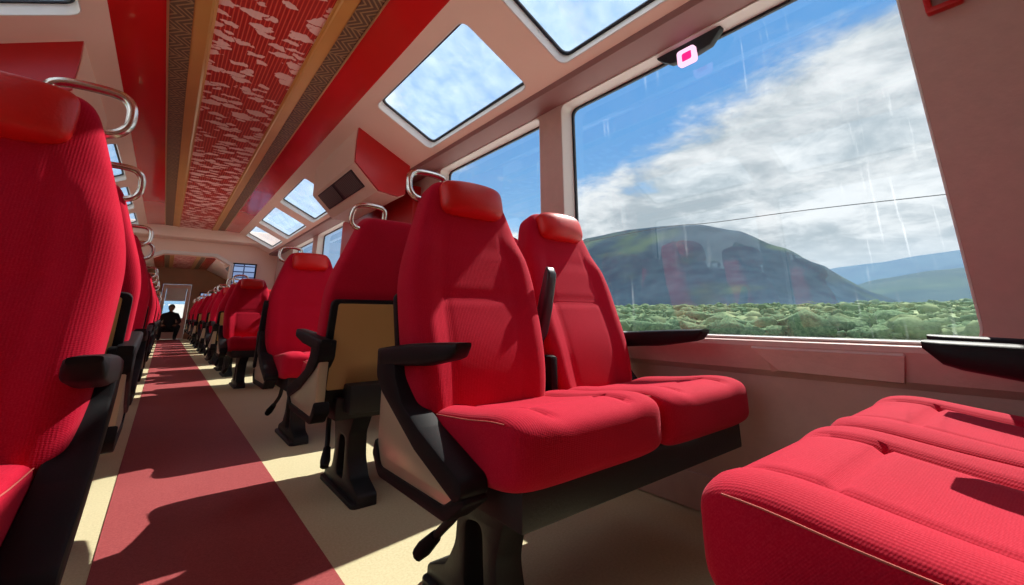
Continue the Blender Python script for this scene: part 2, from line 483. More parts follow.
    # armrests
    def arm(x0, x1, yf, yr, zf, zr, th):
        bm = bmesh.new(); n = 22; m = 14; rings = []
        for i in range(n+1):
            s = i/n; y = yf+(yr-yf)*s; zt = zf+(zr-zf)*s+.006*math.sin(s*math.pi)
            e = min(1, math.sqrt(max(0, 1-(1-min(1, s/.09))**2))*.98+.02)*min(1, math.sqrt(max(0, 1-(1-min(1, (1-s)/.06))**2))*.98+.02)
            e2 = .35+.65*e
            hh = th*(.62+.38*min(1, s/.35))*e2; hw = (x1-x0)/2*(.75+.25*e)
            ring = []
            for k in range(m):
                a = 2*math.pi*k/m
                c, si = math.cos(a), math.sin(a)
                cc = math.copysign(abs(c)**.45, c); ss = math.copysign(abs(si)**.45, si)
                ring.append(bm.verts.new(lift((x0+x1)/2+hw*cc, y, zt-th*.5+(th*.5-hh/2)+hh/2*ss)))
            rings.append(ring)
        for i in range(n):
            for k in range(m): bm.faces.new((rings[i][k], rings[i][(k+1) % m], rings[i+1][(k+1) % m], rings[i+1][k]))
        bm.faces.new(rings[0][::-1]); bm.faces.new(rings[-1])
        return bm
    P.append(('aisle_arm', None, 'armrest', finish(arm(.548, .607, .912, 1.39, .740, .703, .060), 'armrest', 50), 'black', 'aisle_down'))
    def rotup(bm, py, pz, ang):
        R = Matrix.Translation(lift(0, py, pz)+Vector((OX, 0, 0))) @ Matrix.Rotation(ang, 4, 'X') @ Matrix.Translation(-(lift(0, py, pz)+Vector((OX, 0, 0))))
        for v in bm.verts: v.co = R @ v.co
        return bm
    P.append(('aisle_arm_up', None, 'armrest', finish(rotup(arm(.545, .588, .905, 1.38, .505, .48, .06), 1.36, .47, math.radians(-74)), 'armrest', 50), 'black', 'aisle_up'))
    P.append(('win_arm', None, 'armrest', finish(arm(1.675, 1.765, .905, 1.47, .752, .715, .066), 'armrest', 50), 'black', ''))
    wb = rounded([(1.47, .70), (1.43, .50), (1.28, .44), (1.22, .47), (1.30, .56), (1.33, .70)], .03)
    fm = frame_mat((0, 1, 0), (0, 0, 1), (1, 0, 0), lift(1.70, 0, 0))
    P.append(('win_bracket', 'win_arm', 'armrest_bracket', plate('armrest_bracket', wb, [], .05, fm, .006), 'black', ''))
    P.append(('mid_down', None, 'armrest', finish(arm(1.125, 1.205, .975, 1.50, .757, .725, .07), 'armrest', 50), 'black', 'mid_down'))
    bm = arm(1.135, 1.183, .91, 1.36, .60, .60, .05)
    P.append(('mid_up', None, 'armrest', finish(rotup(bm, 1.33, .585, math.radians(-73)), 'armrest', 50), 'grey', 'mid_up'))
    bm = bmesh.new(); add_box(bm, lift(1.14, 1.20, .49), lift(1.178, 1.30, .66), .012)
    P.append(('mid_hinge', None, 'armrest_hinge', finish(bm, 'armrest_hinge'), 'black', ''))
    # pedestal leg with a slot
    o = rounded([(.92, .37), (.93, .33), (1.005, .27), (1.035, .17), (1.01, .07), (.91, .045), (.90, 0), (1.40, 0), (1.395, .045), (1.285, .085), (1.235, .16), (1.225, .26), (1.27, .33), (1.30, .37)],
                [.01, .02, .05, .1, .06, .02, 0, 0, .02, .05, .08, .05, .03, .01])
    hole = rounded([(1.085, .06), (1.185, .06), (1.18, .235), (1.10, .245)], .03)
    fm = frame_mat((0, 1, 0), (0, 0, 1), (1, 0, 0), lift(.775, 0, 0))
    P.append(('leg', None, 'leg', plate('leg', o, [hole], .075, fm, .008), 'blackmat', ''))
    fp = rrect(.745, .90, .862, 1.40, .03)
    fm = frame_mat((1, 0, 0), (0, 1, 0), (0, 0, 1), lift(0, 0, 0)+Vector((0, 0, 0)))
    P.append(('foot', 'leg', 'foot_plate', plate('foot_plate', fp, [], .014, fm, .003), 'blackmat', ''))
    bm = bmesh.new()
    add_tube(bm, smooth_path([lift(.715, 1.10, .37), lift(.705, 1.115, .32), lift(.70, 1.13, .275), lift(.69, 1.17, .235), lift(.675, 1.215, .19)], 5), .012, 8)
    P.append(('pedal', None, 'lever', finish(bm, 'lever', 50), 'blackmat', ''))
    bm = bmesh.new(); add_tube(bm, [lift(.683, 1.195, .21), lift(.668, 1.235, .17), lift(.66, 1.255, .15)], [.016, .022, .018], 10)
    P.append(('pedal_pad', 'pedal', 'lever_grip', finish(bm, 'lever_grip', 50), 'black', ''))
    return P

SEAT = seat_parts()
_flip = {}
def flipped(me, sx, sy):
    if sx > 0 and sy > 0: return me
    k = (me.name, sx, sy)
    if k not in _flip:
        n = me.copy(); n.name = me.name.split('.')[0]
        n.transform(Matrix.Diagonal((sx, sy, 1, 1)))
        if sx*sy < 0: n.flip_normals()
        _flip[k] = n
    return _flip[k]

def place_seat(x, y, sx, sy, label, group, states=('aisle_down', 'mid_up'), tilt=0):
    r = empty('double_seat', (x, y, 0)); tag(r, label, 'train seat', group)
    done = {}
    for key, par, name, me, mat, st in SEAT:
        if st and st not in states: continue
        if 'rim_only' in states and key in ('side', 'lip'): continue
        if not me.materials: me.materials.append(M[mat])
        o = bpy.data.objects.new(name, flipped(me, sx, sy)); COL.objects.link(o)
        o.parent = done[par] if par in done else r
        done[key] = o
        if tilt and not par and name == 'backrest':
            R = Matrix.Rotation(math.radians(tilt*sy), 3, 'X'); pv = Vector((0, sy*(-.08), .48))
            o.rotation_euler = R.to_euler(); o.location = pv-R @ pv
        if key.startswith('aisle_arm'): o['label'] = 'black armrest on the aisle side'
        if key.startswith('mid_'): o['label'] = 'dark armrest between the two places'
        if key == 'win_arm': o['label'] = 'black armrest on the window side'
    return r

RX, LX = OX, 2*CX-OX
GR, GL = 'red double seats by the right hand windows', 'red double seats along the left side of the aisle'
place_seat(RX, -.15, 1, -1, 'red double seat in the right foreground, only its ribbed cushions and black armrests in view', GR, ('aisle_up', 'mid_down'))
place_seat(RX, 1.30, 1, 1, 'large red double seat in the middle facing the camera beside the big window', GR, tilt=1.5)
place_seat(RX, 2.13, 1, -1, 'red double seat turned away with tan back panel, directly behind the large middle seat', GR)
place_seat(RX, 3.60, 1, 1, 'red double seat facing the camera just left of the tan back panel', GR, ('aisle_up', 'mid_up'), tilt=2)
right_far = [(6.45, 1, 'small sunlit red double seat facing the camera under the wall screen'),
             (7.40, -1, 'red double seat right of the aisle turned away, just behind the small sunlit one'),
             (8.55, 1, 'red double seat right of the aisle facing the camera, second one past the roof housing'),
             (9.45, -1, 'red double seat right of the aisle turned away, second last before the arch'),
             (10.60, 1, 'red double seat right of the aisle facing the camera, last one before the arch'),
             (12.3, -1, 'red double seat right of the aisle turned away, first one past the arch'),
             (13.5, 1, 'red double seat right of the aisle facing the camera, second one past the arch'),
             (14.4, -1, 'red double seat right of the aisle turned away, third one past the arch'),
             (15.6, 1, 'red double seat right of the aisle facing the camera, fourth one past the arch'),
             (16.5, -1, 'red double seat right of the aisle, farthest from the camera')]
for y, sy, lb in right_far: place_seat(RX, y, 1, sy, lb, GR, ('mid_up',) if y < 7 else ('aisle_down', 'mid_up'))
left = [(1.36, 1, 'red double seat in the left foreground facing the camera, cut off by the frame'),
        (2.13, -1, 'red double seat turned away, hidden behind the left foreground seat'),
        (3.45, 1, 'red double seat left of the aisle facing the camera, second handle from front'),
        (4.22, -1, 'red double seat left of the aisle with a sliver of tan back panel showing'),
        (6.30, 1, 'red double seat left of the aisle facing the camera, next past the tan sliver'),
        (7.20, -1, 'red double seat left of the aisle turned away, mid way to the arch'),
        (8.45, 1, 'red double seat left of the aisle facing the camera, two before the arch'),
        (9.35, -1, 'red double seat left of the aisle turned away, last one before the arch'),
        (12.3, -1, 'red double seat left of the aisle turned away, first past the arch'),
        (13.5, 1, 'red double seat left of the aisle facing the camera, second past the arch'),
        (15.6, 1, 'red double seat left of the aisle, farthest from the camera')]
for y, sy, lb in left: place_seat(LX, y, -1, sy, lb, GL, ('aisle_down', 'mid_up', 'rim_only') if y < 1.5 else ('aisle_down', 'mid_up'), tilt=7.5 if sy > 0 else 3)

# ------------------------------------------------------------------ carriage shell
Y0, Y1 = -2.0, 21.0
struct('floor', box_mesh('floor', (2*CX-1.96, Y0, -.06), (1.96, Y1, 0)), M['floor'])
cp = link('aisle_carpet', box_mesh('aisle_carpet', (-.065, Y0+.2, 0), (.557, Y1-.6, .004), .001, 1), M['carpet'])
tag(cp, 'dark red runner carpet along the middle of the aisle floor', 'carpet')

def wall_frame(side):      # u = Y, v = Z, w outward
    if side > 0: return frame_mat((0, 1, 0), (0, 0, 1), (1, 0, 0), (1.90, 0, 0))
    return frame_mat((0, 1, 0), (0, 0, 1), (-1, 0, 0), (2*CX-1.90, 0, 0))
WINS = [(.148, 1.855), (2.066, 3.52), (6.30, 7.85), (8.15, 9.75), (12.0, 13.5), (13.9, 15.4), (16.0, 17.5)]
ZB, ZT = .715, 2.205
def rring(y0, z0, y1, z1, r, t): return rrect(y0, z0, y1, z1, r), [rrect(y0+t, z0+t, y1-t, z1-t, max(.01, r-t))]
nwin = 0
for side, nm in ((1, 'right'), (-1, 'left')):
    fm = wall_frame(side)
    wout = [(Y0, .0), (Y1, .0), (Y1, 2.30), (Y0, 2.30)]
    struct('wall_'+nm, plate('wall', wout, [rrect(a, ZB, b, ZT, .06) for a, b in WINS], .10, fm), M['pillar'],
           label='pink beige %s side wall with large windows' % nm)
    def off(d): 
        m = fm.copy(); m.translation = fm.translation+Vector((side*d, 0, 0)); return m
    for a, b in WINS:
        nwin += 1
        o, h = rring(a+.001, ZB+.001, b-.001, ZT-.001, .06, .006)
        w = struct('window_%d' % nwin, plate('window', o, h, .098, off(.0015)), M['white'])
        o, h = rrect(a-.035, ZB-.03, b+.02, ZT+.03, .06), [rrect(a-.008, ZB+.008, b-.020, ZT-.022, .055)]
        link('gasket', plate('gasket', o, h, .016, off(.1005)), M['rubber'], w)
        link('pane', plate('pane', rrect(a-.02, ZB-.012, b+.01, ZT+.012, .055), [], .006, off(.105)), M['glass'], w)
    # sill
    X = 1.90 if side > 0 else 2*CX-1.90
    def sx(x): return x if side > 0 else 2*CX-x
    # lower wall moulding: projecting band below the window, bump, skirting
    bm = bmesh.new()
    prof = [(1.905, .712), (1.868, .708), (1.858, .69), (1.868, .60), (1.898, .575), (1.905, .575)]
    vs0 = [bm.verts.new((sx(x), Y0, z)) for x, z in prof]; vs1 = [bm.verts.new((sx(x), Y1, z)) for x, z in prof]
    for i in range(len(prof)): bm.faces.new((vs0[i], vs0[(i+1) % 6], vs1[(i+1) % 6], vs1[i]))
    bm.faces.new(vs0); bm.faces.new(vs1[::-1])
    struct('trim_%d' % (1 if side > 0 else 2), finish(bm, 'trim', 20), M['pillar'], label='window sill band on the %s wall' % nm)
    struct('baseboard_'+nm, box_mesh('baseboard', (min(sx(1.882), sx(1.90)), Y0, .012), (max(sx(1.882), sx(1.90)), Y1, .15), .004), M['pillar'])
    # cornice between roof windows and side windows
    bm = bmesh.new()
    prof = [(1.705, 2.265), (1.725, 2.215), (1.80, 2.205), (1.90, 2.205), (1.90, 2.30), (1.74, 2.30)]
    vs0 = [bm.verts.new((sx(x), Y0, z)) for x, z in prof]; vs1 = [bm.verts.new((sx(x), Y1, z)) for x, z in prof]
    for i in range(len(prof)): bm.faces.new((vs0[i], vs0[(i+1) % 6], vs1[(i+1) % 6], vs1[i]))
    bm.faces.new(vs0); bm.faces.new(vs1[::-1])
    struct('trim_%d' % (3 if side > 0 else 4), finish(bm, 'trim', 20), M['mauve'], label='mauve cornice above the %s windows' % nm)

# wedge shaped pad on the wall below the big window
bm = bmesh.new()
a = [(1.858, .34, .698), (1.858, .80, .698), (1.858, .74, .592), (1.858, .345, .592)]
f_ = [(1.848, .33, .680), (1.848, .79, .680), (1.846, .70, .604), (1.850, .345, .598)]
va = [bm.verts.new((1.875, q[1], q[2])) for q in a]; vb = [bm.verts.new(q) for q in f_]
bm.faces.new(va); bm.faces.new(vb[::-1])
for i in range(4): bm.faces.new((va[i], va[(i+1) % 4], vb[(i+1) % 4], vb[i]))
struct('trim_5', finish(bm, 'trim', 20), M['pillar'], label='wedge shaped pad under the big window')

# roof: skylight panels
SKY = [(.12, 1.60), (1.90, 3.28), (5.70, 7.25), (7.60, 9.15), (9.50, 10.8), (12.0, 13.3), (15.2, 16.6)]
P1, P2 = Vector((1.02, 0, 2.592)), Vector((1.715, 0, 2.245))
sl = (P2-P1); SL = sl.length; sl.normalize(); nrm = Vector((-sl.z, 0, sl.x))
if nrm.z < 0: nrm = -nrm
nsky = nwin
for side, nm in ((1, 'right'), (-1, 'left')):
    def mx(v): return Vector((v.x if side > 0 else 2*CX-v.x, v.y, v.z))
    u = Vector((sl.x*side, 0, sl.z)); w = Vector((nrm.x*side, 0, nrm.z)); o = mx(P1)
    def fm_(d): return frame_mat(u, (0, 1, 0), w, o+w*d)
    s0, s1 = .125, .715
    struct('ceiling_slope_'+nm, plate('ceiling', [(0, Y0), (SL, Y0), (SL, Y1), (0, Y1)], [rrect(s0, a, s1, b, .07) for a, b in SKY], .09, fm_(0)), M['cream'],
           label='cream sloping roof panel with skylights on the %s' % nm)
    for a, b in SKY:
        nsky += 1
        ou, ho = rrect(s0+.001, a+.001, s1-.001, b-.001, .07), [rrect(s0+.008, a+.008, s1-.008, b-.008, .062)]
        wn = struct('window_%d' % nsky, plate('window', ou, ho, .088, fm_(.0015)), M['white'])
        ou, ho = rrect(s0+.008, a+.008, s1-.008, b-.008, .06), [rrect(s0+.026, a+.026, s1-.026, b-.026, .05)]
        link('gasket', plate('gasket', ou, ho, .014, fm_(.068)), M['rubber'], wn)
        link('pane', plate('pane', rrect(s0+.010, a+.010, s1-.010, b-.010, .06), [], .006, fm_(.078)), M['skyglass'], wn)

def long_prism(name, prof, mat, y0=Y0, y1=Y1, side=1, label=None, kindstruct=True, smooth=20):
    bm = bmesh.new(); n = len(prof)
    f = lambda a: CX+side*a
    v0 = [bm.verts.new((f(a), y0, z)) for a, z in prof]; v1 = [bm.verts.new((f(a), y1, z)) for a, z in prof]
    for i in range(n): bm.faces.new((v0[i], v0[(i+1) % n], v1[(i+1) % n], v1[i]))
    bm.faces.new(v0); bm.faces.new(v1[::-1])
    me = finish(bm, name, smooth)
    o = struct(name, me, mat, label=label)
    return o
long_prism('ceiling', [(-.272, 2.60), (.272, 2.60), (.272, 2.66), (-.272, 2.66)], M['ceilpat'], label='red ceiling panel with pale flecks and thin lines')
for side, nm, k in ((1, 'right', 6), (-1, 'left', 9)):
    long_prism('trim_%d' % k, [(.270, 2.588), (.285, 2.582), (.30, 2.592), (.382, 2.604), (.382, 2.68), (.270, 2.68)], M['gold'], side=side, label='gold strip along the %s of the ceiling panel' % nm)
    long_prism('trim_%d' % (k+1), [(.382, 2.60), (.500, 2.604), (.500, 2.68), (.382, 2.68)], M['ornament'], side=side, label='brown ornamented strip on the %s of the ceiling' % nm)
    long_prism('trim_%d' % (k+2), [(.498, 2.596), (.510, 2.596), (.510, 2.68), (.498, 2.68)], M['brass'], side=side, label='thin brass line on the %s of the ceiling' % nm)
    long_prism('ceiling_band_'+nm, [(.510, 2.606), (.80, 2.588), (.80, 2.68), (.510, 2.68)], M['redgloss'], side=side, label='glossy red ceiling band on the %s' % nm)

# bulkhead arch and end walls
def octo(hw, z0, z1, ch): return [(CX-hw, z0), (CX+hw, z0), (CX+hw, z1-ch*.55), (CX+hw-ch, z1), (CX-hw+ch, z1), (CX-hw, z1-ch*.55)]
YP = 11.35
XL, XR = 2*CX-1.90, 1.90
fm = frame_mat((1, 0, 0), (0, 0, 1), (0, 1, 0), (0, YP, 0))
hole = octo(.74, -.01, 2.08, .30)
outl = [(XL, 0), (CX-.74, 0)] + [hole[5], hole[4], hole[3], hole[2]] + [(CX+.74, 0), (XR, 0), (XR, 2.28), (1.03, 2.62), (2*CX-1.03, 2.62), (XL, 2.28)]
struct('wall_arch', plate('wall_arch', outl, [], .22, fm), M['cream'], label='cream partition with an arch over the aisle')
long = box_mesh('beam', (XL+.02, YP-.45, 2.385), (XR-.02, YP, 2.66), .03, 3)
struct('trim_13', long, M['cream'], label='cream beam across the ceiling in front of the arch')
inn = [hole[5], hole[4], hole[3], hole[2]]
ring = [(CX-.74, .0)]+inn+[(CX+.74, .0), (CX+.80, .0), (CX+.80, 1.95), (CX+.47, 2.15), (CX-.47, 2.15), (CX-.80, 1.95), (CX-.80, .0)]
fm = frame_mat((1, 0, 0), (0, 0, 1), (0, 1, 0), (0, YP-.05, 0))
struct('trim_12', plate('trim', ring, [], .05, fm, .01), M['white'], label='pale rim of the arch over the aisle')

fm = frame_mat((1, 0, 0), (0, 0, 1), (0, 1, 0), (0, Y1-.5, 0))
dx0, dx1 = -.20, .66
struct('wall_far', plate('wall_far', [(XL, 0), (XR, 0), (XR, 2.28), (1.03, 2.66), (2*CX-1.03, 2.66), (XL, 2.28)],
       [[(dx0, 0.001), (dx1, .001), (dx1, 2.0), (dx0, 2.0)]], .12, fm), M['wood'], label='brown end wall with a door')
dr = struct('door_1', plate('door', [(dx0+.005, .01), (dx1-.005, .01), (dx1-.005, 1.99), (dx0+.005, 1.99)], [rrect(dx0+.12, .75, dx1-.12, 1.85, .04)], .05, frame_mat((1, 0, 0), (0, 0, 1), (0, 1, 0), (0, Y1-.46, 0))), M['cream'])
link('pane', plate('pane', rrect(dx0+.11, .74, dx1-.11, 1.86, .04), [], .008, frame_mat((1, 0, 0), (0, 0, 1), (0, 1, 0), (0, Y1-.435, 0))), M['skyglass'], dr)
link('blind', box_mesh('blind', (dx0+.13, Y1-.475, 1.38), (dx1-.13, Y1-.462, 1.86), .004), M['white'], dr)
struct('wall_near', box_mesh('wall_near', (XL, Y0-.1, 0), (XR, Y0, 2.66)), M['cream'])

def wall_screen(x0, x1, z0, z1, y, label):
    o = link('wall_screen', box_mesh('wall_screen', (0, -.04, 0), (x1-x0, 0, z1-z0), .008), M['black'])
    o.location = (x0, y, z0); tag(o, label, 'screen')
    link('display', box_mesh('display', (.03, -.044, .03), (x1-x0-.03, -.038, z1-z0-.03), .001, 1), M['screen'], o)
wall_screen(1.03, 1.50, 1.42, 1.98, YP-.002, 'flat screen with pale blue tiles on the partition right of the arch')
wall_screen(.95, 1.35, 1.20, 1.72, Y1-.502, 'small blue screen on the brown end wall beside the far door')

# roof housings with a red end face
def housing(yf, ylen, side, label):
    r = empty('roof_housing', (CX, yf, 0)); tag(r, label, 'ceiling housing', 'red faced roof housings')
    prof = [(1.159, 2.55), (1.473, 2.395), (1.70, 2.262), (1.70, 2.20), (1.665, 2.17), (1.66, 1.955), (1.592, 1.92), (1.393, 1.944), (1.152, 2.182), (1.150, 2.40)]
    bm = bmesh.new(); n = len(prof)
    f = lambda a: side*(a-CX)
    # body tapers a little towards its far end like a chamfer
    v0 = [bm.verts.new((f(a), .03, z)) for a, z in prof]; v1 = [bm.verts.new((f(a), ylen, z)) for a, z in prof]
    v2 = [bm.verts.new((f(a+(1.72-a)*.55), ylen+.35, z+(2.24-z)*.7)) for a, z in prof]
    for A, B in ((v0, v1), (v1, v2)):
        for i in range(n): bm.faces.new((A[i], A[(i+1) % n], B[(i+1) % n], B[i]))
    bm.faces.new(v0); bm.faces.new(v2[::-1])
    link('body', finish(bm, 'body', 20), M['cream'], r)
    bm = bmesh.new()
    pr = [(1.161, 2.545), (1.473, 2.39), (1.69, 2.265), (1.69, 2.205), (1.660, 2.17), (1.655, 1.958), (1.590, 1.925), (1.395, 1.95), (1.156, 2.186), (1.154, 2.40)]
    v0 = [bm.verts.new((f(a), 0, z)) for a, z in pr]; v1 = [bm.verts.new((f(a), .035, z)) for a, z in pr]
    for i in range(n): bm.faces.new((v0[i], v0[(i+1) % n], v1[(i+1) % n], v1[i]))
    bm.faces.new(v0); bm.faces.new(v1[::-1])
    link('end_panel', finish(bm, 'end_panel', 20), M['reddark'], r)
    e0 = Vector((f(1.152), 0, 2.182)); e1 = Vector((f(1.393), 0, 1.944))
    u = (e1-e0).normalized(); w = Vector((-side*.70, 0, -.71)).normalized(); L = (e1-e0).length
    g = link('grille', plate('grille', rrect(L*.10, .17, L*.70, 1.30, .01), [], .008, frame_mat(u, (0, 1, 0), w, e0)), M['rubber'], r)
    link('grille_insert', plate('grille_insert', rrect(L*.14, .20, L*.66, .70, .01), [rrect(L*.3, .3, L*.31, .31, 0, 1)], .004, frame_mat(u, (0, 1, 0), w, e0+w*.008)), M['grille'], g)
    link('grille_insert', plate('grille_insert', rrect(L*.14, .77, L*.66, 1.27, .01), [], .004, frame_mat(u, (0, 1, 0), w, e0+w*.008)), M['grille'], g)
housing(3.75, 1.45, 1, 'cream roof housing with red end face and dark grille above the middle seats')
housing(3.58, 1.45, -1, 'cream roof housing with dark red end face above the left foreground headrest')
housing(13.45, 1.3, 1, 'small red faced roof housing seen through the arch at right')
housing(13.45, 1.3, -1, 'small red faced roof housing seen through the arch at left')

# red cabinet panel between the windows
rc = empty('red_cabinet', (1.899, 4.9, .72)); tag(rc, 'tall red cabinet on the right wall past the middle seats', 'cabinet')
bm = bmesh.new(); add_box(bm, (-.09, -1.0, 0), (0, 1.28, 1.40), .012); link('body', finish(bm, 'body'), M['reddark'], rc)
bm = bmesh.new(); add_box(bm, (-.115, .80, .42), (-.088, .86, .52), .006); link('handle', finish(bm, 'handle'), M['white'], rc)

# pink indicator on the window top
il = empty('indicator_light', (1.965, 0.955, 2.145)); tag(il, 'pink glowing indicator light at the top edge of the big window', 'indicator light')
fm = frame_mat((0, 1, 0), (0, 0, 1), (-1, 0, 0), (0, 0, 0))
link('mount', plate('mount', rounded([(-.20, .06), (.20, .06), (.10, -.02), (.045, -.03), (-.045, -.03), (-.12, -.02)], .02), [], .03, fm, .004), M['rubber'], il)
link('rim', plate('rim', rrect(-.05, -.075, .05, .015, .02), [rrect(-.028, -.055, .028, -.003, .012)], .02, frame_mat((0, 1, 0), (0, 0, 1), (-1, 0, 0), (-.03, 0, 0)), .003), M['pinkrim'], il)
link('lamp', plate('lamp', rrect(-.03, -.057, .03, -.001, .012), [], .012, frame_mat((0, 1, 0), (0, 0, 1), (-1, 0, 0), (-.03, 0, 0))), M['pink'], il)

# little red framed box at the top of the right hand pillar
eb = empty('alarm_box', (1.90, .046, 1.80)); tag(eb, 'small red framed box at the top right corner on the wall beside the big window', 'alarm box')
fm = frame_mat((0, 1, 0), (0, 0, 1), (-1, 0, 0), (0, 0, 0))
link('frame', plate('frame', rrect(-.045, 0, .045, .16, .01), [rrect(-.027, .018, .027, .142, .006)], .025, fm, .003), M['reddark'], eb)
link('insert', plate('insert', rrect(-.03, .015, .03, .145, .006), [], .012, fm), M['mauve'], eb)

# ------------------------------------------------------------------ person at the far end
def person():
    r = empty('person', (.17, 20.0, 0))
    tag(r, 'person in dark clothes crouching in the aisle in front of the far door', 'person')
    V = [((0, .05, .40), .17), ((0, .02, .62), .18), ((0, -.02, .84), .16), ((0, -.04, .97), .06), ((0, -.05, 1.02), .06),
         ((-.19, -.02, .86), .09), ((-.30, -.12, .62), .065), ((-.17, -.32, .52), .045), ((.19, -.02, .86), .09), ((.30, -.12, .62), .065), ((.17, -.32, .52), .045),
         ((-.15, 0, .38), .12), ((-.26, -.40, .50), .10), ((-.22, -.22, .10), .06), ((-.23, -.40, .05), .05),
         ((.15, 0, .38), .12), ((.26, -.40, .50), .10), ((.22, -.22, .10), .06), ((.23, -.40, .05), .05)]
    E_ = [(0, 1), (1, 2), (2, 3), (3, 4), (2, 5), (5, 6), (6, 7), (2, 8), (8, 9), (9, 10), (0, 11), (11, 12), (12, 13), (13, 14), (0, 15), (15, 16), (16, 17), (17, 18)]
    def skin(V, E_, name, sub=2):
        me = bpy.data.meshes.new(name); me.from_pydata([v for v, _ in V], E_, [])
        o = bpy.data.objects.new(name, me); COL.objects.link(o)
        sk = o.modifiers.new('s', 'SKIN'); o.modifiers.new('b', 'SUBSURF').levels = sub
        for i, (v, rad) in enumerate(V): me.skin_vertices[0].data[i].radius = (rad, rad)
        me.skin_vertices[0].data[0].use_root = True
        dg = bpy.context.evaluated_depsgraph_get(); m2 = bpy.data.meshes.new_from_object(o.evaluated_get(dg))
        bpy.data.objects.remove(o); bpy.data.meshes.remove(me); m2.name = name
        for p in m2.polygons: p.use_smooth = True
        return m2
    link('body', skin(V, E_, 'body'), M['cloth'], r)
    bm = bmesh.new(); bmesh.ops.create_icosphere(bm, subdivisions=3, radius=1)
    for v in bm.verts:
        c = v.co; k = 1-.18*max(0, -c.z)
        v.co = Vector((c.x*.088*k, -.07+c.y*.105*k-(.014 if c.y < -.85 and abs(c.z+.1) < .3 else 0), 1.11+c.z*.125))
    link('head', finish(bm, 'head', 0 or 80), M['skin'], r)
    bm = bmesh.new(); bmesh.ops.create_icosphere(bm, subdivisions=3, radius=1)
    for v in list(bm.verts):
        c = v.co
        v.co = Vector((c.x*.098, -.05+c.y*.108, 1.135+c.z*.118))
    bmesh.ops.delete(bm, geom=[v for v in bm.verts if v.co.z < 1.11 and v.co.y < -.06], context='VERTS')
    link('hair', finish(bm, 'hair', 80), M['cloth'], r)
    for s in (-1, 1):
        bm = bmesh.new(); add_box(bm, (s*.17-.04, -.40, .49), (s*.17+.04, -.32, .54), .015)
        for k in range(4): add_tube(bm, [(s*.17-.03+k*.02, -.39, .515), (s*.17-.03+k*.02, -.44, .51), (s*.17-.03+k*.02, -.47, .485)], [.009, .008, .006], 6)
        add_tube(bm, [(s*.17-s*.035, -.35, .52), (s*.17-s*.065, -.385, .515), (s*.17-s*.07, -.41, .50)], [.011, .009, .007], 6)
        link('hand', finish(bm, 'hand', 60), M['skin'], r)
person()

# ------------------------------------------------------------------ outside
def ground_z(x, y):
    d = max(0, math.hypot(x, y)-45)
    return -1.9+.026*d + .5*mnoise.noise(Vector((x*.012, y*.012, 0)))*min(1, d/80)
def grid_mesh(name, xs, ys, zf):
    bm = bmesh.new()
    g = [[bm.verts.new((x, y, zf(x, y))) for y in ys] for x in xs]
    for i in range(len(xs)-1):
        for j in range(len(ys)-1): bm.faces.new((g[i][j], g[i+1][j], g[i+1][j+1], g[i][j+1]))
    return finish(bm, name, 180)
xs = [3.2*(1.16**i)-1.0 for i in range(44)]
ys = [-900+2100*j/90 for j in range(91)]
def bounce_ground():
    m, t, out = newmat('bounce_ground_and_scrub')
    p = t.new('ShaderNodeBsdfPrincipled'); t.link(p.outputs[0], out.inputs[0])
    vec = t.coord('Object'); x = t.xyz(vec)
    n = t.noise(vec, .16, 6, .65); n2 = t.noise(vec, .03, 4)
    c = t.mix(t.ramp(n, .35, .65), (.10, .17, .07, 1), (.24, .32, .13, 1)); c = t.mix(t.ramp(n2, .45, .68), c, (.32, .38, .17, 1))
    d = t.math('ADD', t.math('ABSOLUTE', x[0]), t.math('MULTIPLY', n, 6))
    c = t.mix(t.ramp(d, 36, 30), c, (.50, .46, .40, 1))  # pale strip beside the track, out of view, added to bounce sunlight indoors
    t.link(c, p.inputs['Base Color']); p.inputs['Roughness'].default_value = 1
    return m
M['field'] = bounce_ground()
g = struct('ground', grid_mesh('ground', [x for x in xs if x < 1400], ys, ground_z), M['field'], label='green scrubland outside the right windows')
g2 = struct('ground_left', grid_mesh('ground_left', [-x for x in xs if x < 1400][::-1], ys, ground_z), M['field'], label='green scrubland outside the left windows')

def interp(tab, a):
    if a <= tab[0][0]: return tab[0][1]
    for (a0, b0), (a1, b1) in zip(tab, tab[1:]):
        if a <= a1:
            k = (a-a0)/(a1-a0); k = k*k*(3-2*k)*.5+k*.5
            return b0+(b1-b0)*k
    return tab[-1][1]
def mountain(name, tab, D, W, foot, seed, mat, label, gully, ny=150, nx=46):
    a0, a1 = tab[0][0], tab[-1][0]
    bm = bmesh.new(); g = []
    for i in range(ny+1):
        a = a0+(a1-a0)*i/ny; H = .8+interp(tab, a)*D; y = a*D; row = []
        for j in range(nx+1):
            s = j/nx                       # 0 foot .. .62 ridge .. 1 behind
            if s < .62: k = s/.62; x = D-W*(1-k); prof = k**.92
            else: k = 1-(s-.62)/.38; x = D+W*(s-.62)/.38; prof = k**.9
            n = mnoise.fractal(Vector((y*gully, x*gully*.35, seed)), .9, 2.1, 5)
            z = foot+(H-foot)*prof + n*(H-foot)*.16*math.sin(math.pi*min(1, prof)) + (n*.012*(H-foot))
            xx = x + n*W*.10
            row.append(bm.verts.new((xx, y, z)))
        g.append(row)
    for i in range(ny):
        for j in range(nx): bm.faces.new((g[i][j], g[i+1][j], g[i+1][j+1], g[i][j+1]))
    o = link(name, finish(bm, name, 180), mat); tag(o, label, 'mountain')
main = [(.10, -.01), (.16, .010), (.196, .030), (.235, .060), (.276, .104), (.343, .146), (.43, .196), (.511, .224), (.621, .238), (.751, .246), (.886, .240), (1.1, .20), (1.4, .10), (1.7, .02)]
mountain('mountain', main, 1150, 420, 18, 3.0, M['hill'], 'large dark green mountain filling the big window', .006)
